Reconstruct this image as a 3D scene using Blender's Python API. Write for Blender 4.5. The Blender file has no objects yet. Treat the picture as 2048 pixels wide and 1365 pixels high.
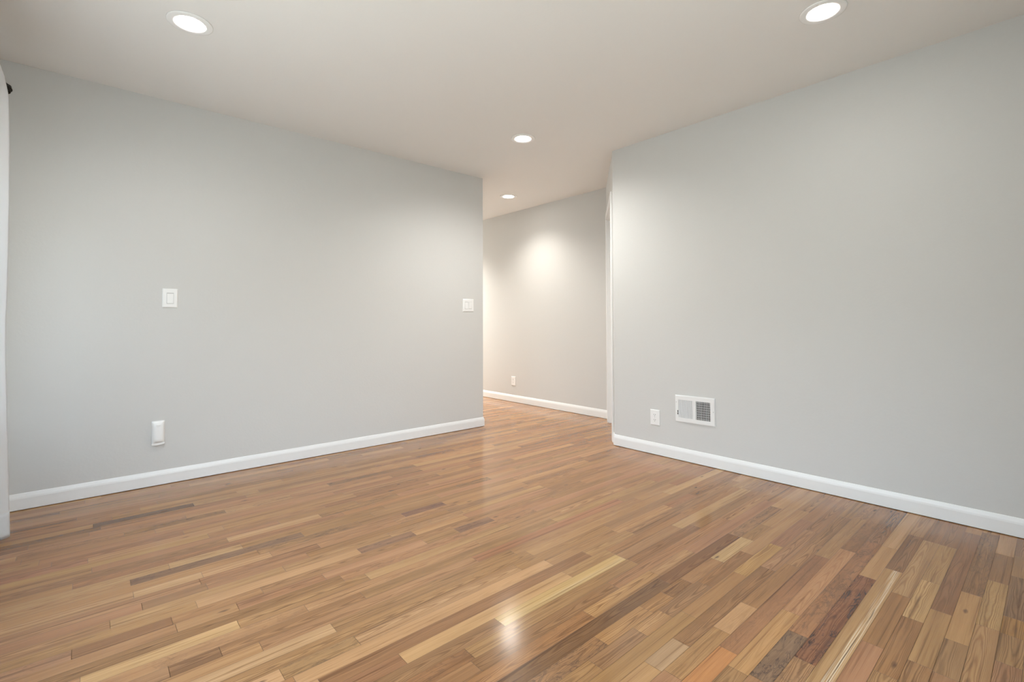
import bpy, bmesh, math, random
from mathutils import Vector, Matrix

# ------------------------------------------------------------------ camera, sky, exposure
scene = bpy.context.scene
COL = scene.collection
F_PX, CY, YAW, TILT, ROLL, CAM_H = 962.19, 623.36, 0.721628, 0.025006, -0.003397, 1.00309
H = 2.44                                     # ceiling height
cd = bpy.data.cameras.new('camera')
cam = bpy.data.objects.new('camera', cd)
COL.objects.link(cam)
cd.sensor_fit = 'HORIZONTAL'
cd.sensor_width = 36.0
cd.lens = 36.0 * F_PX / 2048.0
cd.shift_y = -(682.5 - CY) / 2048.0
cd.clip_start = 0.02
fw = Vector((math.sin(YAW) * math.cos(TILT), math.cos(YAW) * math.cos(TILT), math.sin(TILT)))
rt = Vector((math.cos(YAW), -math.sin(YAW), 0))
up = rt.cross(fw)
rr = rt * math.cos(ROLL) + up * math.sin(ROLL)
uu = -rt * math.sin(ROLL) + up * math.cos(ROLL)
cam.matrix_world = Matrix(((rr.x, uu.x, -fw.x, 0), (rr.y, uu.y, -fw.y, 0), (rr.z, uu.z, -fw.z, CAM_H), (0, 0, 0, 1)))
scene.camera = cam

scene.view_settings.view_transform = 'Standard'
scene.view_settings.look = 'None'
scene.view_settings.exposure = 0.0
scene.view_settings.gamma = 1.0
scene.view_settings.use_curve_mapping = False
SKY = 8.5                                    # daylight outside the windows
LAMP_WATTS = [30, 6, 128, 96, 300, 400]     # one per ceiling lamp, the added unseen ones last
LAMP_COL = (1.0, 0.985, 0.95)
HALL_COL = (1.0, 0.955, 0.88)                # the passage lamps are a little warmer
LAMP_GLOW = 60.0

WIN_SIDE = (0.55, 3.26, 0.55, 1.80)          # window wall opening: along the wall from, to, sill, head
ADDED_WIN_BACK = (0.30, 1.60, 0.50, 2.00)          # unseen back wall opening, added to light the left wall
ADDED_WIN_END = (3.00, 4.00, 0.10, 2.10)           # unseen opening at the passage end, added to brighten it

w = bpy.data.worlds.new('daylight_sky')
scene.world = w
w.use_nodes = True
wn, wl = w.node_tree.nodes, w.node_tree.links
wn.clear()
tc = wn.new('ShaderNodeTexCoord')
sep = wn.new('ShaderNodeSeparateXYZ')
ramp = wn.new('ShaderNodeValToRGB')
mr = wn.new('ShaderNodeMapRange')
mr.inputs['From Min'].default_value = -1
mr.inputs['From Max'].default_value = 1
bg = wn.new('ShaderNodeBackground')
wo = wn.new('ShaderNodeOutputWorld')
wl.new(tc.outputs['Generated'], sep.inputs[0])
wl.new(sep.outputs['Z'], mr.inputs['Value'])
wl.new(mr.outputs[0], ramp.inputs['Fac'])
wl.new(ramp.outputs['Color'], bg.inputs['Color'])
wl.new(bg.outputs[0], wo.inputs['Surface'])
e = ramp.color_ramp.elements
e[0].position = 0.0
e[0].color = (0.620, 0.650, 0.645, 1)           # pale paving outside
e[1].position = 1.0
e[1].color = (0.550, 0.755, 1.112, 1)
for pos, c in ((0.48, (0.620, 0.650, 0.645, 1)), (0.52, (0.500, 0.525, 0.533, 1)), (0.565, (0.550, 0.588, 0.611, 1)), (0.60, (1.000, 1.102, 1.223, 1)), (0.72, (0.860, 1.008, 1.200, 1))):
    n = ramp.color_ramp.elements.new(pos)
    n.color = c
bg.inputs['Strength'].default_value = SKY

# ------------------------------------------------------------------ room plan (metres; camera stands at 0, 0)
XW, YB = -0.42, -0.36          # window wall and back wall
YL, XLE = 3.741, 2.911         # left wall face, its far end
XR, YRE = 3.2615, 2.4325       # right wall face, its far end
XH, YH = 4.091, 3.135          # passage wall face, where the angled wall meets it
YEND = 8.2
T = 0.12


def lin(c):
    o = []
    for v in c[:3]:
        v = v / 255.0
        o.append(v / 12.92 if v <= 0.04045 else ((v + 0.055) / 1.055) ** 2.4)
    return tuple(o)


# ------------------------------------------------------------------ materials
def new_mat(name):
    m = bpy.data.materials.new(name)
    m.use_nodes = True
    nt = m.node_tree
    nt.nodes.clear()
    out = nt.nodes.new('ShaderNodeOutputMaterial')
    b = nt.nodes.new('ShaderNodeBsdfPrincipled')
    nt.links.new(b.outputs[0], out.inputs['Surface'])
    return m, nt, b, out


def plain(name, col, rough=0.5, bump=0.0, scale=60.0, metal=0.0, spec=0.5, vary=0.02):
    m, nt, b, out = new_mat(name)
    co = nt.nodes.new('ShaderNodeTexCoord')
    nz = nt.nodes.new('ShaderNodeTexNoise')
    nz.inputs['Scale'].default_value = scale
    nz.inputs['Detail'].default_value = 3
    nt.links.new(co.outputs['Object'], nz.inputs['Vector'])
    mx = nt.nodes.new('ShaderNodeMix')
    mx.data_type = 'RGBA'
    mx.inputs[6].default_value = (*[v * (1 - vary) for v in col], 1)
    mx.inputs[7].default_value = (*[min(1, v * (1 + vary)) for v in col], 1)
    nt.links.new(nz.outputs['Fac'], mx.inputs[0])
    nt.links.new(mx.outputs[2], b.inputs['Base Color'])
    b.inputs['Roughness'].default_value = rough
    b.inputs['Metallic'].default_value = metal
    b.inputs['Specular IOR Level'].default_value = spec
    if bump:
        bp = nt.nodes.new('ShaderNodeBump')
        bp.inputs['Strength'].default_value = bump
        bp.inputs['Distance'].default_value = 0.002
        nt.links.new(nz.outputs['Fac'], bp.inputs['Height'])
        nt.links.new(bp.outputs[0], b.inputs['Normal'])
    return m


M = {}
M['wall'] = plain('greige_wall_paint', (0.615, 0.612, 0.595), 0.65, 0.22, 70, spec=0.25, vary=0.006)
M['ceiling'] = plain('ceiling_paint', (0.80, 0.79, 0.77), 0.9, 0.15, 80, spec=0.1, vary=0.006)
M['trim'] = plain('white_trim_paint', (0.80, 0.80, 0.79), 0.35, 0.0, 40, vary=0.005)
M['plastic'] = plain('white_plastic', (0.82, 0.82, 0.81), 0.35, 0.0, 40, vary=0.004)
M['slot'] = plain('dark_slot', (0.05, 0.045, 0.04), 0.6)
M['duct'] = plain('duct_shade_dark', (0.06, 0.06, 0.06), 0.8)  # near-black that paints the shade inside the vent duct
M['enamel'] = plain('white_enamelled_steel', (0.80, 0.80, 0.79), 0.35, vary=0.004)
M['blade'] = plain('damper_blade_grey', (0.30, 0.30, 0.30), 0.5)
M['iron'] = plain('dark_bronze_metal', (0.025, 0.020, 0.016), 0.45, 0.3, 90, metal=0.6)
M['screw'] = plain('screw_head', (0.55, 0.55, 0.54), 0.4)
M['subfloor'] = plain('dark_underlayer', (0.10, 0.06, 0.035), 0.9)  # dark sheet under the boards, showing through the seams
M['lens_ring'] = plain('lamp_trim_white', (0.86, 0.86, 0.85), 0.5, vary=0.004)


def emitter(name, col, s):
    m = bpy.data.materials.new(name)
    m.use_nodes = True
    nt = m.node_tree
    nt.nodes.clear()
    out = nt.nodes.new('ShaderNodeOutputMaterial')
    em = nt.nodes.new('ShaderNodeEmission')
    em.inputs['Color'].default_value = (*col, 1)
    em.inputs['Strength'].default_value = s
    nt.links.new(em.outputs[0], out.inputs['Surface'])
    return m


M['lens'] = emitter('lit_lens', (1.0, 0.95, 0.88), LAMP_GLOW)

# sheer curtain: part of the daylight passes through the cloth
m, nt, b, out = new_mat('white_sheer_cloth')
b.inputs['Base Color'].default_value = (0.86, 0.87, 0.88, 1)
b.inputs['Roughness'].default_value = 0.9
b.inputs['Specular IOR Level'].default_value = 0.1
tr = nt.nodes.new('ShaderNodeBsdfTranslucent')
tr.inputs['Color'].default_value = (0.93, 0.94, 0.96, 1)
mx = nt.nodes.new('ShaderNodeMixShader')
mx.inputs[0].default_value = 0.45
nt.links.new(b.outputs[0], mx.inputs[1])
nt.links.new(tr.outputs[0], mx.inputs[2])
nt.links.new(mx.outputs[0], out.inputs['Surface'])
co = nt.nodes.new('ShaderNodeTexCoord')
mp = nt.nodes.new('ShaderNodeMapping')
mp.inputs['Scale'].default_value = (900, 900, 900)
nz = nt.nodes.new('ShaderNodeTexNoise')
nz.inputs['Scale'].default_value = 1.0
bp = nt.nodes.new('ShaderNodeBump')
bp.inputs['Strength'].default_value = 0.1
bp.inputs['Distance'].default_value = 0.0005
nt.links.new(co.outputs['Object'], mp.inputs[0])
nt.links.new(mp.outputs[0], nz.inputs['Vector'])
nt.links.new(nz.outputs['Fac'], bp.inputs['Height'])
nt.links.new(bp.outputs[0], b.inputs['Normal'])
M['sheer'] = m

# window glass
m, nt, b, out = new_mat('clear_glass')
tp = nt.nodes.new('ShaderNodeBsdfTransparent')
tp.inputs['Color'].default_value = (0.96, 0.98, 0.97, 1)
gl = nt.nodes.new('ShaderNodeBsdfGlossy')
gl.inputs['Roughness'].default_value = 0.0
mx = nt.nodes.new('ShaderNodeMixShader')
mx.inputs[0].default_value = 0.06
nt.links.new(tp.outputs[0], mx.inputs[1])
nt.links.new(gl.outputs[0], mx.inputs[2])
nt.links.new(mx.outputs[0], out.inputs['Surface'])
M['glass'] = m


def floor_material():
    m, nt, b, out = new_mat('oak_strip_flooring')
    N, L = nt.nodes, nt.links

    def math_(op, a, bb=None, cc=None, clamp=False):
        n = N.new('ShaderNodeMath')
        n.operation = op
        n.use_clamp = clamp
        for i, v in enumerate((a, bb, cc)):
            if v is None:
                continue
            if isinstance(v, (int, float)):
                n.inputs[i].default_value = v
            else:
                L.new(v, n.inputs[i])
        return n.outputs[0]

    def mrange(v, a, bb, c=0.0, d=1.0):
        n = N.new('ShaderNodeMapRange')
        n.inputs[1].default_value, n.inputs[2].default_value = a, bb
        n.inputs[3].default_value, n.inputs[4].default_value = c, d
        L.new(v, n.inputs[0])
        return n.outputs[0]

    def mix(f, a, bb, mode='MIX'):
        n = N.new('ShaderNodeMix')
        n.data_type = 'RGBA'
        n.blend_type = mode
        if isinstance(f, (int, float)):
            n.inputs[0].default_value = f
        else:
            L.new(f, n.inputs[0])
        for i, v in ((6, a), (7, bb)):
            if isinstance(v, tuple):
                n.inputs[i].default_value = (*v, 1)
            else:
                L.new(v, n.inputs[i])
        return n.outputs[2]

    def attr(nm):
        n = N.new('ShaderNodeAttribute')
        n.attribute_name = nm
        return n

    col = attr('board_colour')
    dat = attr('board_data')                 # r random, g mineral streak, b white streak
    sp = N.new('ShaderNodeSeparateColor')
    L.new(dat.outputs['Color'], sp.inputs[0])
    rnd, mineral, white = sp.outputs[0], sp.outputs[1], sp.outputs[2]
    co = N.new('ShaderNodeTexCoord')
    xyz = N.new('ShaderNodeSeparateXYZ')
    L.new(co.outputs['Object'], xyz.inputs[0])
    X, Y = xyz.outputs[0], xyz.outputs[1]
    v = math_('FRACT', math_('DIVIDE', math_('ADD', Y, 10 * 0.05715 - 0.490), 0.05715))

    def vec(sx, sy, oz=31.7):
        c = N.new('ShaderNodeCombineXYZ')
        L.new(math_('ADD', math_('MULTIPLY', X, sx), math_('MULTIPLY', rnd, 57.3)), c.inputs[0])
        L.new(math_('MULTIPLY', Y, sy), c.inputs[1])
        L.new(math_('MULTIPLY', rnd, oz), c.inputs[2])
        return c.outputs[0]

    def noise(vc, scale=1.0, detail=4, rough=0.55, dist=0.0):
        n = N.new('ShaderNodeTexNoise')
        n.inputs['Scale'].default_value = scale
        n.inputs['Detail'].default_value = detail
        n.inputs['Roughness'].default_value = rough
        n.inputs['Distortion'].default_value = dist
        L.new(vc, n.inputs['Vector'])
        return n.outputs['Fac']

    fine = noise(vec(9, 420), 1, 3, 0.6)                     # pores along the board
    tone = noise(vec(1.6, 28), 1, 3, 0.5, 0.4)               # slow colour drift
    # cathedral figure: nested arches along the board, on some of the boards
    arch_c = math_('ADD', mrange(math_('FRACT', math_('MULTIPLY', rnd, 23.1)), 0, 1, 0.25, 0.75), math_('MULTIPLY', math_('SUBTRACT', noise(vec(3.5, 0.0, 7.0), 1, 2), 0.5), 0.55))
    dv = math_('SUBTRACT', v, arch_c)
    along = math_('MULTIPLY', X, mrange(math_('FRACT', math_('MULTIPLY', rnd, 91.7)), 0, 1, -2.6, 2.6))
    f_ = math_('ADD', math_('ADD', math_('MULTIPLY', math_('MULTIPLY', dv, dv), 5.0), along), math_('MULTIPLY', noise(vec(4.0, 30, 9.0), 1, 3), 0.55))
    ring = math_('ADD', math_('MULTIPLY', math_('SINE', math_('MULTIPLY', f_, 26.0)), 0.5), 0.5)
    fig_amt = mrange(math_('FRACT', math_('MULTIPLY', rnd, 7.77)), 0.2, 0.8, 0.0, 0.36)
    fig = math_('SUBTRACT', 1.0, math_('MULTIPLY', math_('POWER', ring, 2.0), fig_amt))
    # long dark grain lines
    st = noise(vec(1.3, 75, 13.0), 1, 3, 0.6)
    streak = mrange(st, 0.56, 0.70, 1.0, 0.58)
    fig = math_('MULTIPLY', fig, streak)

    k = math_('MULTIPLY', math_('MULTIPLY', mrange(fine, 0.3, 0.7, 0.90, 1.07), mrange(tone, 0.3, 0.7, 0.86, 1.12)), fig)
    kc = N.new('ShaderNodeCombineColor')
    L.new(k, kc.inputs[0])
    L.new(math_('POWER', k, 1.15), kc.inputs[1])
    L.new(math_('POWER', k, 1.3), kc.inputs[2])
    base = mix(1.0, col.outputs['Color'], kc.outputs[0], 'MULTIPLY')
    # dark mineral streaks: winding black lines in the marked boards
    rid = noise(vec(9.0, 34, 11.0), 1.0, 5, 0.62, 1.0)
    ridge = math_('SUBTRACT', 1.0, math_('MULTIPLY', math_('ABSOLUTE', math_('SUBTRACT', rid, 0.5)), 20.0), clamp=True)
    blot = mrange(noise(vec(5.0, 24, 17.0), 1.0, 3, 0.5, 0.8), 0.40, 0.66)
    mm = math_('MULTIPLY', math_('MULTIPLY', math_('MAXIMUM', math_('MULTIPLY', ridge, 0.95), math_('MULTIPLY', blot, 0.38)), mrange(blot, 0.0, 0.6, 0.25, 1.0)), mineral, clamp=True)
    base = mix(mm, base, lin((44, 33, 33)))
    # pale sapwood streak
    wob = math_('ADD', v, math_('MULTIPLY', math_('SUBTRACT', noise(vec(2.4, 0, 5.0), 1, 2), 0.5), 0.45))
    band = math_('SUBTRACT', 1.0, math_('MULTIPLY', math_('ABSOLUTE', math_('SUBTRACT', wob, 0.27)), 4.2), clamp=True)
    fibre = noise(vec(2.6, 330, 3.0), 1, 3, 0.6)
    wm = math_('MULTIPLY', math_('MULTIPLY', math_('MULTIPLY', band, 1.9, clamp=True), mrange(fibre, 0.42, 0.60, 0.0, 0.72)), white, clamp=True)
    pith = math_('SUBTRACT', 1.0, math_('MULTIPLY', math_('ABSOLUTE', math_('SUBTRACT', wob, 0.23)), 26.0), clamp=True)
    pm = math_('MULTIPLY', math_('MULTIPLY', pith, mrange(noise(vec(7, 90, 6.0), 1, 2), 0.42, 0.6)), white, clamp=True)
    base = mix(wm, base, lin((226, 204, 172)))
    base = mix(pm, base, lin((70, 50, 38)))
    # small knots
    vo = N.new('ShaderNodeTexVoronoi')
    vo.inputs['Scale'].default_value = 1.0
    L.new(vec(4.0, 12.5, 0.0), vo.inputs['Vector'])
    vd = math_('ADD', vo.outputs['Distance'], math_('MULTIPLY', math_('SUBTRACT', noise(vec(40, 150), 1, 2), 0.5), 0.08))
    kn_on = math_('GREATER_THAN', math_('FRACT', math_('MULTIPLY', rnd, 3.37)), 0.5)
    kn = math_('MULTIPLY', mrange(vd, 0.03, 0.10, 0.75, 0.0), kn_on)
    base = mix(kn, base, lin((74, 50, 36)))
    L.new(base, b.inputs['Base Color'])
    L.new(mrange(fine, 0.3, 0.7, 0.19, 0.13), b.inputs['Roughness'])
    b.inputs['Specular IOR Level'].default_value = 0.5
    bp = N.new('ShaderNodeBump')
    bp.inputs['Strength'].default_value = 0.05
    bp.inputs['Distance'].default_value = 0.0008
    L.new(math_('ADD', fine, math_('MULTIPLY', noise(vec(3, 14), 1, 2), 0.8)), bp.inputs['Height'])
    L.new(bp.outputs[0], b.inputs['Normal'])
    return m


M['oak'] = floor_material()


# ------------------------------------------------------------------ mesh helpers
def obj(name, bm, mat, parent=None, smooth=False, loc=None):
    me = bpy.data.meshes.new(name)
    bmesh.ops.recalc_face_normals(bm, faces=bm.faces)
    bm.to_mesh(me)
    bm.free()
    for mm in (mat if isinstance(mat, (list, tuple)) else [mat]):
        me.materials.append(mm)
    if smooth:
        for p in me.polygons:
            p.use_smooth = True
    o = bpy.data.objects.new(name, me)
    COL.objects.link(o)
    if parent:
        o.parent = parent
    if loc:
        o.location = loc
    return o


def tag(o, label, cat, group=None):
    o['label'] = label
    o['category'] = cat
    if group:
        o['group'] = group
    return o


def struct(o):
    o['kind'] = 'structure'
    return o


def empty(name, mat4):
    o = bpy.data.objects.new(name, None)
    COL.objects.link(o)
    o.empty_display_size = 0.05
    o.matrix_world = mat4
    return o


def box(bm, a, b, bevel=0.0, seg=2):
    t = bmesh.new()
    bmesh.ops.create_cube(t, size=1.0)
    c = [(a[i] + b[i]) / 2 for i in range(3)]
    s = [abs(b[i] - a[i]) for i in range(3)]
    for v in t.verts:
        v.co = Vector([c[i] + v.co[i] * s[i] for i in range(3)])
    if bevel:
        bmesh.ops.bevel(t, geom=t.edges[:], offset=bevel, segments=seg, affect='EDGES', profile=0.6)
    merge(bm, t)


def merge(bm, t):
    me = bpy.data.meshes.new('tmp')
    t.to_mesh(me)
    t.free()
    bm.from_mesh(me)
    bpy.data.meshes.remove(me)


def prism(bm, pts, z0, z1):
    lo = [bm.verts.new((x, y, z0)) for x, y in pts]
    hi = [bm.verts.new((x, y, z1)) for x, y in pts]
    n = len(pts)
    bm.faces.new(lo[::-1])
    bm.faces.new(hi)
    for i in range(n):
        bm.faces.new((lo[i], lo[(i + 1) % n], hi[(i + 1) % n], hi[i]))


def lathe(bm, prof, seg=48, axis_mat=None, close=False):
    rings = []
    for r, z in prof:
        if r < 1e-6:
            rings.append([bm.verts.new((0, 0, z))])
        else:
            rings.append([bm.verts.new((r * math.cos(2 * math.pi * i / seg), r * math.sin(2 * math.pi * i / seg), z)) for i in range(seg)])
    prs = list(zip(rings, rings[1:])) + ([(rings[-1], rings[0])] if close else [])
    for a, b in prs:
        for i in range(seg):
            j = (i + 1) % seg
            if len(a) == 1 and len(b) == 1:
                continue
            if len(a) == 1:
                bm.faces.new((a[0], b[j], b[i]))
            elif len(b) == 1:
                bm.faces.new((a[i], a[j], b[0]))
            else:
                bm.faces.new((a[i], a[j], b[j], b[i]))
    if axis_mat:
        bmesh.ops.transform(bm, matrix=axis_mat, verts=bm.verts)


def sweep(bm, path, prof, side=1):
    """profile (distance off the wall, height) carried along a plan path, mitred; side=+1 keeps the left of travel"""
    n = len(path)
    P = [Vector(p) for p in path]
    ring = []
    for i in range(n):
        ds = []
        if i > 0:
            ds.append((P[i] - P[i - 1]).normalized())
        if i < n - 1:
            ds.append((P[i + 1] - P[i]).normalized())
        ns = [Vector((-d.y, d.x)) * side for d in ds]
        nn = ns[0] if len(ns) == 1 else (ns[0] + ns[1]) / (1 + ns[0].dot(ns[1]))
        ring.append([bm.verts.new((P[i].x + nn.x * d, P[i].y + nn.y * d, z)) for d, z in prof])
    m = len(prof)
    for i in range(n - 1):
        for j in range(m):
            k = (j + 1) % m
            bm.faces.new((ring[i][j], ring[i][k], ring[i + 1][k], ring[i + 1][j]))
    bm.faces.new(ring[0])
    bm.faces.new(ring[-1][::-1])


# ------------------------------------------------------------------ walls
bm = bmesh.new(); box(bm, (XW - T, YL, 0), (XLE, YL + T, H)); struct(obj('wall_left', bm, M['wall']))
bm = bmesh.new(); box(bm, (XLE - T, YL + T, 0), (XLE, YEND, H)); struct(obj('wall_passage', bm, M['wall']))
bm = bmesh.new(); box(bm, (XH, YH - 0.08, 0), (XH + T, YEND, H)); struct(obj('wall_hall', bm, M['wall']))
bm = bmesh.new(); box(bm, (XR, YB, 0), (XR + T, YRE, H)); struct(obj('wall_right', bm, M['wall']))


def wall_with_opening(name, axis, u0, u1, c0, c1, win):
    """axis 'x': the wall runs along x; u = along the wall, c = through it"""
    bm = bmesh.new()

    def b3(ua, ub, za, zb):
        if axis == 'x':
            box(bm, (ua, c0, za), (ub, c1, zb))
        else:
            box(bm, (c0, ua, za), (c1, ub, zb))
    if win:
        b3(u0, win[0], 0, H)
        b3(win[1], u1, 0, H)
        b3(win[0], win[1], 0, win[2])
        b3(win[0], win[1], win[3], H)
    else:
        b3(u0, u1, 0, H)
    return struct(obj(name, bm, M['wall']))


wall_with_opening('wall_back', 'x', XW - T, XR + T, YB - T, YB, ADDED_WIN_BACK)
wall_with_opening('wall_window', 'y', YB, YL, XW - T, XW, WIN_SIDE)
wall_with_opening('wall_hall_end', 'x', XLE - T, XH + T, YEND, YEND + T, ADDED_WIN_END)

# angled wall beside the passage, with a door set in it
A0, A1 = Vector((XR, YRE, 0)), Vector((XH, YH, 0))
AD = (A1 - A0).normalized()
AL = (A1 - A0).length
AN = Vector((-AD.y, AD.x, 0))                # towards the room
AM = Matrix(((AD.x, AN.x, 0, A0.x), (AD.y, AN.y, 0, A0.y), (0, 0, 1, 0), (0, 0, 0, 1)))
DS0, DS1, DH = 0.150, 0.910, 2.060           # door opening along the wall, and its height
CW, CT = 0.064, 0.016                        # casing width and thickness
bm = bmesh.new()
box(bm, (0, -T, 0), (DS0, 0, H))
box(bm, (DS1, -T, 0), (AL, 0, H))
box(bm, (DS0, -T, DH), (DS1, 0, H))
bmesh.ops.transform(bm, matrix=AM, verts=bm.verts)
struct(obj('wall_angled', bm, M['wall']))

door = struct(empty('door_1', AM @ Matrix.Translation((0.5 * (DS0 + DS1), 0, 0))))
DI = (AM @ Matrix.Translation((0.5 * (DS0 + DS1), 0, 0))).inverted()


def in_door(bm):
    bmesh.ops.transform(bm, matrix=Matrix.Translation((-0.5 * (DS0 + DS1), 0, 0)), verts=bm.verts)
    return bm


JT = 0.018
bm = bmesh.new()                              # jambs and head lining
box(bm, (DS0, -T, 0), (DS0 + JT, 0.002, DH), 0.001)
box(bm, (DS1 - JT, -T, 0), (DS1, 0.002, DH), 0.001)
box(bm, (DS0 + JT, -T, DH - JT), (DS1 - JT, 0.002, DH), 0.001)
struct(obj('door_jamb', in_door(bm), M['trim'], door))
bm = bmesh.new()
box(bm, (DS0 - CW, 0, 0), (DS0 + 0.006, CT, DH + CW), 0.004)
struct(obj('door_casing', in_door(bm), M['trim'], door))
bm = bmesh.new()
box(bm, (DS1 - 0.006, 0, 0), (DS1 + CW, CT, DH + CW), 0.004)
struct(obj('door_casing', in_door(bm), M['trim'], door))
bm = bmesh.new()
box(bm, (DS0 + 0.006, 0, DH - 0.006), (DS1 - 0.006, CT, DH + CW), 0.004)
struct(obj('door_casing', in_door(bm), M['trim'], door))
bm = bmesh.new()
box(bm, (DS0 + JT + 0.003, -0.085, 0.008), (DS1 - JT - 0.003, -0.050, DH - JT - 0.003), 0.002)
struct(obj('door_slab', in_door(bm), M['trim'], door))

# ------------------------------------------------------------------ ceiling with round openings for the lamps
LAMPS = [(0.343, 2.705), (2.525, 0.690), (2.512, 2.720), (3.541, 4.080), (3.50, 5.90), (3.50, 7.40)]  # the last pair is out of sight, added to brighten the passage
HOLE = 0.078
bm = bmesh.new()
x0, x1, y0, y1 = XW - T, XH + T, YB - T, YEND + T
cs = [bm.verts.new(p) for p in ((x0, y0, H), (x1, y0, H), (x1, y1, H), (x0, y1, H))]
eds = [bm.edges.new((cs[i], cs[(i + 1) % 4])) for i in range(4)]
for lx, ly in LAMPS:
    r = [bm.verts.new((lx + HOLE * math.cos(2 * math.pi * i / 40), ly + HOLE * math.sin(2 * math.pi * i / 40), H)) for i in range(40)]
    eds += [bm.edges.new((r[i], r[(i + 1) % 40])) for i in range(40)]
    hi = [bm.verts.new((v.co.x, v.co.y, H + 0.05)) for v in r]
    for i in range(40):
        bm.faces.new((r[i], r[(i + 1) % 40], hi[(i + 1) % 40], hi[i]))
bmesh.ops.triangle_fill(bm, edges=eds, use_beauty=True)
tops = [bm.verts.new((v.co.x, v.co.y, H + 0.14)) for v in cs]
bm.faces.new(tops)
for i in range(4):
    bm.faces.new((cs[i], cs[(i + 1) % 4], tops[(i + 1) % 4], tops[i]))
struct(obj('ceiling', bm, M['ceiling']))

# ------------------------------------------------------------------ oak strip floor
PW = 0.05715
PY = 0.490
MEASURED = [
    # row, near end, far end, r, g, b, mineral streak, white streak
    (-7, 2.031, 2.222, 182, 142, 100, 0.00, 0.0),
    (-7, 2.222, 2.361, 182, 137, 84, 0.00, 0.0),
    (-7, 2.361, 2.750, 160, 124, 92, 0.00, 0.0),
    (-7, 2.750, 2.998, 172, 134, 97, 0.00, 0.0),
    (-6, 2.228, 2.641, 202, 162, 114, 0.15, 0.0),
    (-6, 2.641, 2.966, 166, 126, 90, 0.10, 0.0),
    (-5, 2.054, 2.456, 187, 144, 100, 0.00, 0.0),
    (-5, 2.456, 3.209, 163, 122, 84, 0.45, 0.0),
    (-4, 1.842, 2.227, 182, 141, 98, 0.00, 0.0),
    (-4, 2.231, 3.154, 162, 118, 84, 0.10, 0.0),
    (-3, 1.714, 2.101, 172, 127, 87, 0.00, 0.0),
    (-3, 2.115, 2.453, 207, 167, 120, 0.00, 0.0),
    (-3, 2.451, 2.893, 190, 150, 106, 0.00, 0.0),
    (-2, 1.845, 2.255, 168, 124, 84, 0.00, 0.0),
    (-1, 1.300, 2.456, 190, 150, 108, 0.00, 1.0),
    (-1, 2.255, 2.922, 160, 119, 86, 0.10, 0.0),
    (0, 1.606, 2.312, 156, 106, 78, 1.00, 0.0),
    (0, 2.317, 2.688, 191, 148, 106, 0.00, 0.0),
    (1, 1.429, 1.728, 148, 117, 94, 0.80, 0.0),
    (1, 1.728, 2.699, 172, 124, 90, 0.55, 0.0),
    (2, 1.419, 1.839, 196, 150, 104, 0.00, 0.0),
    (2, 1.839, 2.518, 198, 148, 110, 0.10, 0.0),
    (3, 1.200, 1.485, 198, 138, 90, 0.00, 0.0),
    (3, 1.487, 2.370, 166, 119, 86, 0.25, 0.0),
    (4, 1.263, 1.563, 186, 142, 98, 0.15, 0.0),
    (4, 1.565, 1.773, 204, 159, 118, 0.10, 0.0),
    (4, 1.773, 2.194, 173, 129, 90, 0.00, 0.0),
    (5, 1.251, 1.410, 182, 147, 115, 0.00, 0.0),
    (5, 1.410, 2.092, 166, 123, 86, 0.15, 0.0),
    (6, 1.562, 1.964, 172, 129, 89, 0.00, 0.0),
    (6, 1.970, 2.339, 197, 154, 102, 0.00, 0.0),
    (7, 1.357, 1.509, 186, 142, 100, 0.10, 0.0),
    (7, 1.785, 2.164, 166, 122, 84, 0.10, 0.0),
    (8, 1.228, 1.480, 186, 141, 97, 0.00, 0.0),
    (8, 1.486, 1.617, 178, 133, 90, 0.00, 0.0),
    (8, 1.617, 1.758, 165, 121, 82, 0.30, 0.0),
    (8, 2.007, 2.307, 206, 170, 126, 0.00, 0.0),
    (9, 0.750, 1.690, 134, 98, 68, 0.20, 0.0),
    (9, 1.690, 2.300, 140, 98, 66, 0.00, 0.0),
    (10, 0.800, 1.308, 178, 130, 90, 0.20, 0.0),
    (10, 1.308, 1.718, 198, 153, 108, 0.00, 0.0),
    (12, 0.550, 0.883, 165, 120, 85, 0.50, 0.0),
    (13, 1.050, 1.727, 200, 165, 115, 0.00, 0.3),
    (14, 0.720, 1.449, 199, 157, 114, 0.00, 0.0),
    (15, 0.500, 1.640, 160, 117, 84, 0.00, 0.0),
    (16, 0.450, 1.462, 201, 157, 117, 0.00, 0.0),
    (21, 0.189, 0.318, 150, 110, 78, 0.10, 0.0),
    (23, -0.004, 0.391, 205, 165, 120, 0.00, 0.0),
    (25, 0.232, 0.412, 176, 134, 96, 0.00, 0.0),
    (25, 1.354, 1.567, 150, 112, 90, 0.50, 0.0),
    (26, -0.025, 0.226, 152, 110, 78, 0.00, 0.0),
    (27, 0.911, 1.182, 156, 118, 94, 0.50, 0.0),
    (29, 0.157, 0.354, 152, 114, 84, 0.00, 0.0),
    (31, 0.139, 0.356, 196, 156, 118, 0.00, 0.0),
    (31, 1.252, 1.503, 150, 110, 90, 0.50, 0.0),
    (33, 0.136, 0.780, 150, 115, 90, 0.60, 0.0),
    (47, 0.031, 0.454, 118, 88, 66, 0.30, 0.0),
]
PALETTE = [((185, 142, 102), 5), ((172, 130, 92), 5), ((194, 150, 110), 4), ((162, 120, 86), 4), ((180, 136, 96), 5),
           ((168, 124, 92), 4), ((188, 146, 105), 4), ((176, 131, 98), 4), ((152, 112, 82), 1.5), ((203, 160, 117), 3), ((206, 166, 124), 1.5), ((178, 128, 98), 2)]
ALB = (0.80, 0.733, 0.60)


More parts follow.
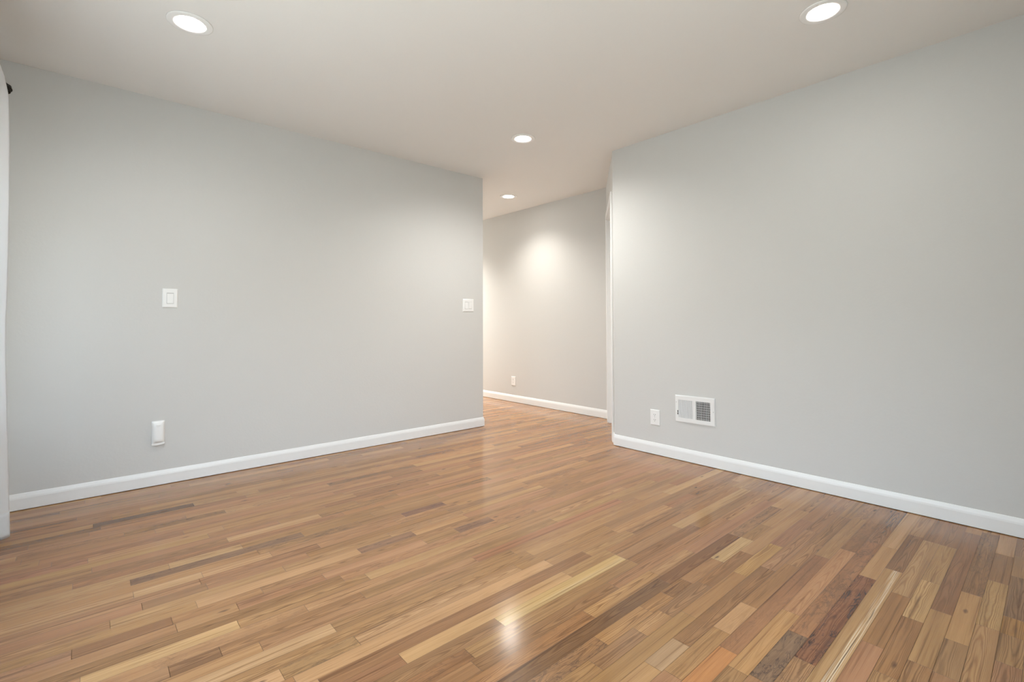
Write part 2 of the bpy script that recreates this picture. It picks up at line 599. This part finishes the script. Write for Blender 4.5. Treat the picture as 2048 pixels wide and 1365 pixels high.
def build_floor():
    rnd = random.Random(11)
    rows = {}
    for t in MEASURED:
        rows.setdefault(t[0], []).append(t[1:])
    fx0, fx1, fy0, fy1 = XW, XH + 0.02, YB, YEND
    k0, k1 = math.floor((fy0 - PY) / PW), math.ceil((fy1 - PY) / PW)
    bm = bmesh.new()
    lc = bm.loops.layers.float_color.new('board_colour')
    ld = bm.loops.layers.float_color.new('board_data')
    pal = [c for c, _ in PALETTE]
    wts = [v for _, v in PALETTE]

    def rand_board():
        c = rnd.choices(pal, wts)[0]
        c = tuple(0.64 * v + 0.36 * m_ for v, m_ in zip(c, (176, 134, 98)))
        j = rnd.uniform(-6, 6)
        c = tuple(max(0, v + j + rnd.uniform(-2, 2)) for v in c)
        mi = 0.0
        q = rnd.random()
        if q < 0.10:
            mi = rnd.uniform(0.3, 0.7)
        elif q < 0.3:
            mi = rnd.uniform(0.05, 0.2)
        return c, mi, 0.0

    def quad(k, a, b, c, mi, wh):
        g = 0.0004
        ya, yb = PY + k * PW + g, PY + (k + 1) * PW - g
        a, b = max(a, fx0) + 1.2 * g, min(b, fx1) - 1.2 * g
        if b - a < 0.01:
            return
        f = bm.faces.new([bm.verts.new(p) for p in ((a, ya, 0), (b, ya, 0), (b, yb, 0), (a, yb, 0))])
        col = [v * k_ for v, k_ in zip(lin(c), ALB)]
        r = rnd.random()
        for lp in f.loops:
            lp[lc] = (*col, 1)
            lp[ld] = (r, mi, wh, 1)

    def fill(k, a, b):
        x = a
        while b - x > 1e-4:
            ln = min(1.25, max(0.18, rnd.lognormvariate(-0.48, 0.5)))
            if b - x - ln < 0.15:
                ln = b - x
            quad(k, x, x + ln, *rand_board())
            x += ln
    for k in range(k0, k1):
        x = fx0 - rnd.uniform(0, 0.4)
        for (a, b, r_, g_, b_, mi, wh) in sorted(rows.get(k, [])):
            if a > x:
                fill(k, x, a) if a - x > 0.1 else None
                if a - x <= 0.1:
                    a = x
            a = max(a, x)
            quad(k, a, b, (r_, g_, b_), mi, wh)
            x = max(x, b)
        fill(k, x, fx1 + 0.3)
    under = bm.faces.new([bm.verts.new(p) for p in ((fx0 - T, fy0 - T, -0.004), (fx1 + T, fy0 - T, -0.004), (fx1 + T, fy1 + T, -0.004), (fx0 - T, fy1 + T, -0.004))])
    under.material_index = 1
    o = obj('floor', bm, [M['oak'], M['subfloor']])
    for p in o.data.polygons:                # boards face upwards
        pass
    return o


struct(build_floor())

# ------------------------------------------------------------------ baseboards
BASE = [(0, 0.004), (0.010, 0.004), (0.010, 0.062), (0.0085, 0.071), (0.005, 0.082), (0.003, 0.088), (0, 0.090)]
bm = bmesh.new(); sweep(bm, [(XW, YL), (XLE, YL), (XLE, YEND)], BASE, -1); struct(obj('baseboard_left', bm, M['trim']))
p1 = A0 + AD * (DS0 - CW)
bm = bmesh.new(); sweep(bm, [(XR, YB), (XR, YRE), (p1.x, p1.y)], BASE, 1); struct(obj('baseboard_right', bm, M['trim']))
p2 = A0 + AD * (DS1 + CW)
bm = bmesh.new(); sweep(bm, [(p2.x, p2.y), (XH, YH), (XH, YEND)], BASE, 1); struct(obj('baseboard_hall', bm, M['trim']))
bm = bmesh.new(); sweep(bm, [(XW, YB), (XW, YL)], BASE, -1); struct(obj('baseboard_window', bm, M['trim']))

# ------------------------------------------------------------------ window behind the curtain, and unseen windows added for light


def make_window(name, mat4, w_, h_):
    """local frame: x along the wall, y out of the room, z up; origin at the middle of the sill"""
    win = struct(empty(name, mat4))
    f0, f1, a, b_ = 0.035, 0.085, -w_ / 2, w_ / 2
    bm = bmesh.new()
    box(bm, (a, f0, 0), (a + 0.05, f1, h_), 0.003)
    box(bm, (b_ - 0.05, f0, 0), (b_, f1, h_), 0.003)
    box(bm, (a + 0.05, f0, 0), (b_ - 0.05, f1, 0.05), 0.003)
    box(bm, (a + 0.05, f0, h_ - 0.05), (b_ - 0.05, f1, h_), 0.003)
    struct(obj('window_frame', bm, M['trim'], win))
    bm = bmesh.new(); box(bm, (-0.03, f0, 0.05), (0.03, f1, h_ - 0.05), 0.003); struct(obj('mullion', bm, M['trim'], win))
    for p, q in ((a + 0.05, -0.03), (0.03, b_ - 0.05)):
        bm = bmesh.new(); box(bm, (p, 0.058, 0.05), (q, 0.063, h_ - 0.05)); struct(obj('window_pane', bm, M['glass'], win))
    bm = bmesh.new(); box(bm, (a - 0.04, -0.03, -0.02), (b_ + 0.04, f0, 0), 0.004); struct(obj('window_sill', bm, M['trim'], win))


def set_window(name, win, c, rot):
    mid = (win[0] + win[1]) / 2
    p = (c, mid, win[2]) if rot in (90, -90) else (mid, c, win[2])
    make_window(name, Matrix.Translation(p) @ Matrix.Rotation(math.radians(rot), 4, 'Z'), win[1] - win[0], win[3] - win[2])


if WIN_SIDE:
    set_window('window_1', WIN_SIDE, XW, 90)
if ADDED_WIN_BACK:
    set_window('added_window_back', ADDED_WIN_BACK, YB, 180)  # added behind the camera as extra daylight
if ADDED_WIN_END:
    set_window('added_window_end', ADDED_WIN_END, YEND, 0)  # added out of sight as extra passage light

# ------------------------------------------------------------------ curtain rod and sheer curtain
RX, RZ = -0.3215, 2.148
rod = tag(empty('curtain_rod', Matrix.Translation((RX, 1.8, RZ))), 'dark bronze curtain rod whose round finial pokes out beyond the white curtain', 'curtain rod')
bm = bmesh.new()
lathe(bm, [(0, -1.5), (0.008, -1.5), (0.008, 1.515), (0, 1.515)], 20, Matrix.Rotation(-math.pi / 2, 4, 'X'))
obj('rod', bm, M['iron'], rod, True)


def finial(sgn):
    bm = bmesh.new()
    # a collar, then a twisted cage ball of eight bars around a core
    lathe(bm, [(0, -0.030), (0.011, -0.030), (0.013, -0.025), (0.009, -0.021), (0.009, -0.016), (0, -0.016)], 20)
    for kx in range(10):
        t0 = 2 * math.pi * kx / 10
        prev = None
        for i in range(13):
            a = math.pi * i / 12
            tw = t0 + 1.3 * (i / 12 - 0.5)
            c = Vector((0.0245 * math.sin(a) * math.cos(tw), 0.0245 * math.sin(a) * math.sin(tw), -0.026 * math.cos(a) + 0.008))
            rad = Vector((math.cos(tw), math.sin(tw), 0))
            tan = Vector((-math.sin(tw), math.cos(tw), 0))
            ringv = [bm.verts.new(c + (rad * math.cos(q) + tan * math.sin(q)) * 0.0042) for q in (0.4, 1.97, 3.54, 5.11)]
            if prev:
                for q in range(4):
                    bm.faces.new((prev[q], prev[(q + 1) % 4], ringv[(q + 1) % 4], ringv[q]))
            prev = ringv
    lathe(bm, [(0, -0.016), (0.013, -0.006), (0.017, 0.008), (0.013, 0.022), (0, 0.031)], 16)
    bmesh.ops.transform(bm, matrix=Matrix.Translation((0, sgn * 1.53, 0)) @ Matrix.Rotation(-sgn * math.pi / 2, 4, 'X'), verts=bm.verts)
    return obj('finial', bm, M['iron'], rod, True)


finial(1)
finial(-1)
for yy in (-1.25, 1.25):                     # wall brackets
    bm = bmesh.new()
    box(bm, (XW - RX, yy - 0.012, -0.045), (XW - RX + 0.006, yy + 0.012, 0.02), 0.002)
    box(bm, (XW - RX + 0.006, yy - 0.005, -0.020), (0.004, yy + 0.005, -0.0085), 0.002)
    obj('bracket', bm, M['iron'], rod)

EDGE = [(0.012, -0.2642), (0.126, -0.2673), (0.349, -0.2746), (0.653, -0.2842), (0.911, -0.2920), (1.052, -0.2928), (1.146, -0.2907), (1.335, -0.2903),
        (1.596, -0.2912), (1.834, -0.2940), (2.001, -0.2974), (2.061, -0.2995), (2.101, -0.3017), (2.137, -0.3077), (2.164, -0.3131), (2.193, -0.3193), (2.227, -0.3304)]


def edge_x(z):
    for (za, xa), (zb, xb) in zip(EDGE, EDGE[1:]):
        if z <= zb:
            t = max(0.0, (z - za) / (zb - za))
            return xa + (xb - xa) * t
    return EDGE[-1][1]


CY0, CY1 = 2.42, 3.270


def curtain_x(y, z):
    """the last fold turns back sharply towards the wall, the rest hangs in soft waves behind it"""
    d = CY1 - y
    q = min(1.0, d / 0.05)
    turn = q * q * (3 - 2 * q)
    wave = 0.5 + 0.5 * math.cos(2 * math.pi * (d - 0.05) / 0.125 + 0.5 * math.sin(2.0 * z))
    gather = max(0.0, 1.0 - abs(z - RZ) / 0.075)          # cloth pulled snug around the rod in its pocket
    gather = gather * gather * (3 - 2 * gather)
    x = edge_x(z) - turn * (0.040 + 0.020 * wave) * (1 - gather)
    x = max(x, x * (1 - gather) + (RX + 0.0115) * gather)
    if z > 1.9:                                            # the ruffle above the rod leans towards the wall
        x = min(x, edge_x(z) * y / CY1)
    return x


def sheet(za, zb, nz, ny, push=0.0):
    bm = bmesh.new()
    g = []
    for i in range(nz + 1):
        z = za + (zb - za) * i / nz
        g.append([bm.verts.new((curtain_x(CY0 + (CY1 - CY0) * j / ny, z) + push, CY0 + (CY1 - CY0) * j / ny, z)) for j in range(ny + 1)])
    for i in range(nz):
        for j in range(ny):
            bm.faces.new((g[i][j], g[i][j + 1], g[i + 1][j + 1], g[i + 1][j]))
    return bm


cur = obj('curtain', sheet(0.012, 2.222, 90, 110), M['sheer'], None, True)
tag(cur, 'white sheer curtain hanging to the floor at the left edge', 'curtain')
hem = obj('hem', sheet(0.013, 0.130, 6, 110, 0.0012), M['sheer'], cur, True)
hem['label'] = 'doubled white bottom hem'
for o in (cur, hem):
    sm = o.modifiers.new('thickness', 'SOLIDIFY')
    sm.thickness = 0.0008

# ------------------------------------------------------------------ wall plates
# local frame of a wall fitting: x to the right as you face it, y up the wall, z out of the wall


def on_left(x, z):
    return Matrix(((1, 0, 0, x), (0, 0, -1, YL), (0, 1, 0, z), (0, 0, 0, 1)))


def on_x(xf, y, z, turn=0.0):
    return Matrix(((0, 0, -1, xf), (-1, 0, 0, y), (0, 1, 0, z), (0, 0, 0, 1))) @ Matrix.Rotation(turn, 4, 'Z')


def plate(bm, w_, h_, d=0.006, ch=0.004):
    lo = [bm.verts.new((sx * w_ / 2, sy * h_ / 2, 0)) for sx, sy in ((-1, -1), (1, -1), (1, 1), (-1, 1))]
    mid = [bm.verts.new((sx * w_ / 2, sy * h_ / 2, d * 0.45)) for sx, sy in ((-1, -1), (1, -1), (1, 1), (-1, 1))]
    hi = [bm.verts.new((sx * (w_ / 2 - ch), sy * (h_ / 2 - ch), d)) for sx, sy in ((-1, -1), (1, -1), (1, 1), (-1, 1))]
    for a, b in ((lo, mid), (mid, hi)):
        for i in range(4):
            bm.faces.new((a[i], a[(i + 1) % 4], b[(i + 1) % 4], b[i]))
    bm.faces.new(hi)
    bm.faces.new(lo[::-1])


def rocker(parent, cx, w_, h_, flip=1):
    bm = bmesh.new()
    box(bm, (cx - w_ / 2 - 0.0022, -h_ / 2 - 0.0022, 0.0055), (cx + w_ / 2 + 0.0022, h_ / 2 + 0.0022, 0.0063))
    obj('rocker_recess', bm, M['screw'], parent)
    bm = bmesh.new()
    a = [(-h_ / 2, 0.0060 + 0.0035 * (flip > 0)), (0, 0.0085), (h_ / 2, 0.0060 + 0.0035 * (flip < 0))]
    L_ = [bm.verts.new((cx - w_ / 2, y, z)) for y, z in a]
    R_ = [bm.verts.new((cx + w_ / 2, y, z)) for y, z in a]
    bl = [bm.verts.new((cx + s * w_ / 2, y, 0.004)) for s, y in ((-1, -h_ / 2), (1, -h_ / 2), (1, h_ / 2), (-1, h_ / 2))]
    for i in range(2):
        bm.faces.new((L_[i], R_[i], R_[i + 1], L_[i + 1]))
    bm.faces.new((L_[0], L_[1], L_[2], bl[3], bl[0]))
    bm.faces.new((R_[2], R_[1], R_[0], bl[1], bl[2]))
    bm.faces.new((L_[0], R_[0], bl[1], bl[0]))
    bm.faces.new((L_[2], R_[2], bl[2], bl[3]))
    bm.faces.new(bl)
    obj('rocker', bm, M['plastic'], parent)


# dimmer on the left wall
sw = tag(empty('light_switch', on_left(0.388, 1.1713)), 'white single rocker light switch midway up the left wall', 'light switch')
bm = bmesh.new(); plate(bm, 0.081, 0.121, 0.006, 0.0055); obj('switch_plate', bm, M['plastic'], sw)
rocker(sw, 0.0, 0.033, 0.066)

# double switch by the passage
s2 = tag(empty('light_switch', on_left(2.730, 1.1778)), 'white double rocker light switch by the passage corner', 'light switch')
bm = bmesh.new(); plate(bm, 0.128, 0.122, 0.006, 0.0055); obj('switch_plate', bm, M['plastic'], s2)
rocker(s2, -0.023, 0.033, 0.066)
rocker(s2, 0.023, 0.033, 0.066, -1)


def receptacle(parent, cy):
    bm = bmesh.new()
    n = 20
    pts = []
    for i in range(n):
        a = 2 * math.pi * i / n
        pts.append((max(-0.0145, min(0.0145, 0.0172 * math.cos(a))), cy + max(-0.0140, min(0.0140, 0.0172 * math.sin(a)))))
    prism(bm, pts, 0.004, 0.0072)
    rc = obj('receptacle', bm, M['plastic'], parent)
    for sx in (-0.0063, 0.0063):
        bm = bmesh.new()
        box(bm, (sx - 0.0012, cy - 0.0005, 0.0070), (sx + 0.0012, cy + 0.0075, 0.0075))
        obj('slot', bm, M['slot'], rc)
    bm = bmesh.new()
    lathe(bm, [(0, 0.0070), (0.0024, 0.0070), (0.0024, 0.0075), (0, 0.0075)], 14)
    bmesh.ops.transform(bm, matrix=Matrix.Translation((0, cy - 0.0068, 0)), verts=bm.verts)
    obj('ground_hole', bm, M['slot'], rc)


def outlet(mat4, w_, h_, label):
    o = tag(empty('power_outlet', mat4), label, 'power outlet')
    bm = bmesh.new(); plate(bm, w_, h_, 0.006, 0.005); obj('outlet_plate', bm, M['plastic'], o)
    receptacle(o, 0.0195)
    receptacle(o, -0.0195)
    bm = bmesh.new()
    lathe(bm, [(0, 0.0058), (0.003, 0.0058), (0.0028, 0.0068), (0, 0.0070)], 14)
    obj('screw', bm, M['screw'], o)
    return o


outlet(on_x(XR, 2.0535, 0.2815, 0.012), 0.080, 0.118, 'white duplex power outlet beside the wall vent on the right wall')
outlet(on_x(XH, 4.622, 0.268), 0.080, 0.115, 'white duplex power outlet low on the far passage wall')

# tall bulging cover over the outlet on the left wall
oc = tag(empty('outlet_cover', on_left(0.336, 0.328)), 'tall white bulging plastic outlet cover low on the left wall', 'outlet cover')
bm = bmesh.new()
hw, hh = 0.033, 0.0725
secs = []
for iy in range(13):
    v = -1 + 2 * iy / 12
    row = []
    for ix in range(13):
        u = -1 + 2 * ix / 12
        bulge = (1 - abs(u) ** 4) * (1 - abs(v) ** 6)
        row.append(bm.verts.new((u * hw, v * hh, 0.006 + 0.022 * bulge * (0.75 - 0.25 * v))))
    secs.append(row)
for iy in range(12):
    for ix in range(12):
        bm.faces.new((secs[iy][ix], secs[iy][ix + 1], secs[iy + 1][ix + 1], secs[iy + 1][ix]))
rim = [secs[0][i] for i in range(13)] + [secs[i][12] for i in range(1, 13)] + [secs[12][i] for i in range(11, -1, -1)] + [secs[i][0] for i in range(11, 0, -1)]
bk = [bm.verts.new((v.co.x, v.co.y, 0)) for v in rim]
for i in range(len(rim)):
    j = (i + 1) % len(rim)
    bm.faces.new((rim[i], rim[j], bk[j], bk[i]))
bm.faces.new(bk)
obj('cover_shell', bm, M['plastic'], oc, True)
bm = bmesh.new()
prism(bm, [(-0.014, 0.050), (0.012, 0.050), (0.004, 0.036), (-0.006, 0.036)], 0.0155, 0.0210)
obj('latch', bm, M['plastic'], oc)
bm = bmesh.new()                              # curved lip along the bottom
n = 14
low = []
for i in range(n + 1):
    u = -1 + 2 * i / n
    low.append((u * hw, -hh + 0.002 - 0.006 * (1 - ((u + 0.25) / 1.25) ** 2)))
prism(bm, low + [(hw, -hh + 0.011), (-hw, -hh + 0.009)], 0.0, 0.018)
obj('lip', bm, M['plastic'], oc)

# ------------------------------------------------------------------ wall vent
VW, VH = 0.300, 0.193
vent = tag(empty('wall_vent', on_x(XR, 1.7315, 0.379, 0.014)), 'white metal air vent low on the right wall', 'air vent')
LB, RB = (-0.122, -0.012), (0.010, 0.118)     # the two louvre banks, left and right of the centre bar
BY0, BY1 = -0.066, 0.064
bm = bmesh.new()
xs = [-VW / 2 + 0.004, LB[0], LB[1], RB[0], RB[1], VW / 2 - 0.004]
zt = 0.008
box(bm, (xs[0], BY1, 0), (xs[5], VH / 2 - 0.004, zt))
box(bm, (xs[0], -VH / 2 + 0.004, 0), (xs[5], BY0, zt))
box(bm, (xs[0], BY0, 0), (xs[1], BY1, zt))
box(bm, (xs[2], BY0, 0), (xs[3], BY1, zt))
box(bm, (xs[4], BY0, 0), (xs[5], BY1, zt))
for a, b_ in (((-VW / 2, -VH / 2, 0), (VW / 2, -VH / 2 + 0.004, 0.004)), ((-VW / 2, VH / 2 - 0.004, 0), (VW / 2, VH / 2, 0.004)),
              ((-VW / 2, -VH / 2 + 0.004, 0), (-VW / 2 + 0.004, VH / 2 - 0.004, 0.004)), ((VW / 2 - 0.004, -VH / 2 + 0.004, 0), (VW / 2, VH / 2 - 0.004, 0.004))):
    box(bm, a, b_)
obj('vent_frame', bm, M['enamel'], vent)
bm = bmesh.new(); box(bm, (LB[0], BY0, 0.0002), (RB[1], BY1, 0.0008)); obj('duct_shade_sheet', bm, M['duct'], vent)  # flat dark sheet stands in for the shaded duct depth
for bank, tilt, cnt in ((LB, 0.55, 10), (RB, -0.75, 9)):
    step = (bank[1] - bank[0]) / cnt
    for i in range(cnt):
        cx = bank[0] + step * (i + 0.5)
        bm = bmesh.new()
        hwid = 0.0043 if tilt > 0 else 0.0042
        box(bm, (-hwid, BY0, -0.0005), (hwid, BY1, 0.0005))
        bmesh.ops.transform(bm, matrix=Matrix.Translation((cx, 0, 0.0052)) @ Matrix.Rotation(tilt, 4, 'Y'), verts=bm.verts)
        obj('louvre', bm, M['enamel'], vent)
for i in range(8):
    yy = BY0 + (BY1 - BY0) * (i + 0.5) / 8
    bm = bmesh.new(); box(bm, (RB[0], yy - 0.0035, 0.0009), (RB[1], yy + 0.0035, 0.0016)); obj('damper_blade', bm, M['blade'], vent)
bm = bmesh.new()
box(bm, (-0.132, -0.044, 0.008), (-0.125, -0.014, 0.0085)); obj('lever_slot', bm, M['slot'], vent)
bm = bmesh.new(); box(bm, (-0.139, -0.031, 0.0085), (-0.126, -0.026, 0.016), 0.001); obj('damper_lever', bm, M['enamel'], vent)
for sx in (-0.139, 0.139):
    bm = bmesh.new()
    lathe(bm, [(0, 0.0078), (0.0035, 0.0078), (0.003, 0.0092), (0, 0.0095)], 14)
    bmesh.ops.transform(bm, matrix=Matrix.Translation((sx, 0.002 if sx > 0 else 0.045, 0)), verts=bm.verts)
    obj('screw', bm, M['screw'], vent)

# ------------------------------------------------------------------ recessed ceiling lamps
LABELS = ['round recessed ceiling lamp above the left wall and curtain',
          'round recessed ceiling lamp above the right wall, cut by the top edge',
          'round recessed ceiling lamp in front of the passage opening',
          'round recessed ceiling lamp inside the passage, lighting its far wall',
          'added round recessed ceiling lamp deeper in the passage, unseen behind the left wall',
          'added round recessed ceiling lamp at the unseen end of the passage']


def make_lamp(x, y, label, watts):
    o = tag(empty('recessed_ceiling_lamp', Matrix.Translation((x, y, H))), label, 'ceiling lamp', 'recessed ceiling lamps')
    bm = bmesh.new()
    lathe(bm, [(0.094, -0.0005), (0.0935, -0.0035), (0.088, -0.0055), (0.068, -0.0060), (0.0605, -0.0035), (0.0595, 0.003), (0.066, 0.006), (0.076, 0.003), (0.080, 0.0)], 64, close=True)
    obj('trim_ring', bm, M['lens_ring'], o, True)
    bm = bmesh.new()
    lathe(bm, [(0, -0.0022), (0.040, -0.0020), (0.0590, -0.0012), (0.0590, 0.004), (0, 0.004)], 48)
    obj('lens', bm, M['lens'], o, True)
    ld = bpy.data.lights.new('lamp_light', 'SPOT')
    ld.energy = watts
    ld.color = HALL_COL if x > 3 else LAMP_COL
    ld.spot_size = math.radians(130 if x > 3 else 160)
    ld.spot_blend = 1.0
    ld.shadow_soft_size = 0.05
    lo = bpy.data.objects.new('lamp_light', ld)
    COL.objects.link(lo)
    lo.parent = o
    lo.location = (0, 0, -0.012)


for (lx, ly), lb, wt in zip(LAMPS, LABELS, LAMP_WATTS):
    make_lamp(lx, ly, lb, wt)
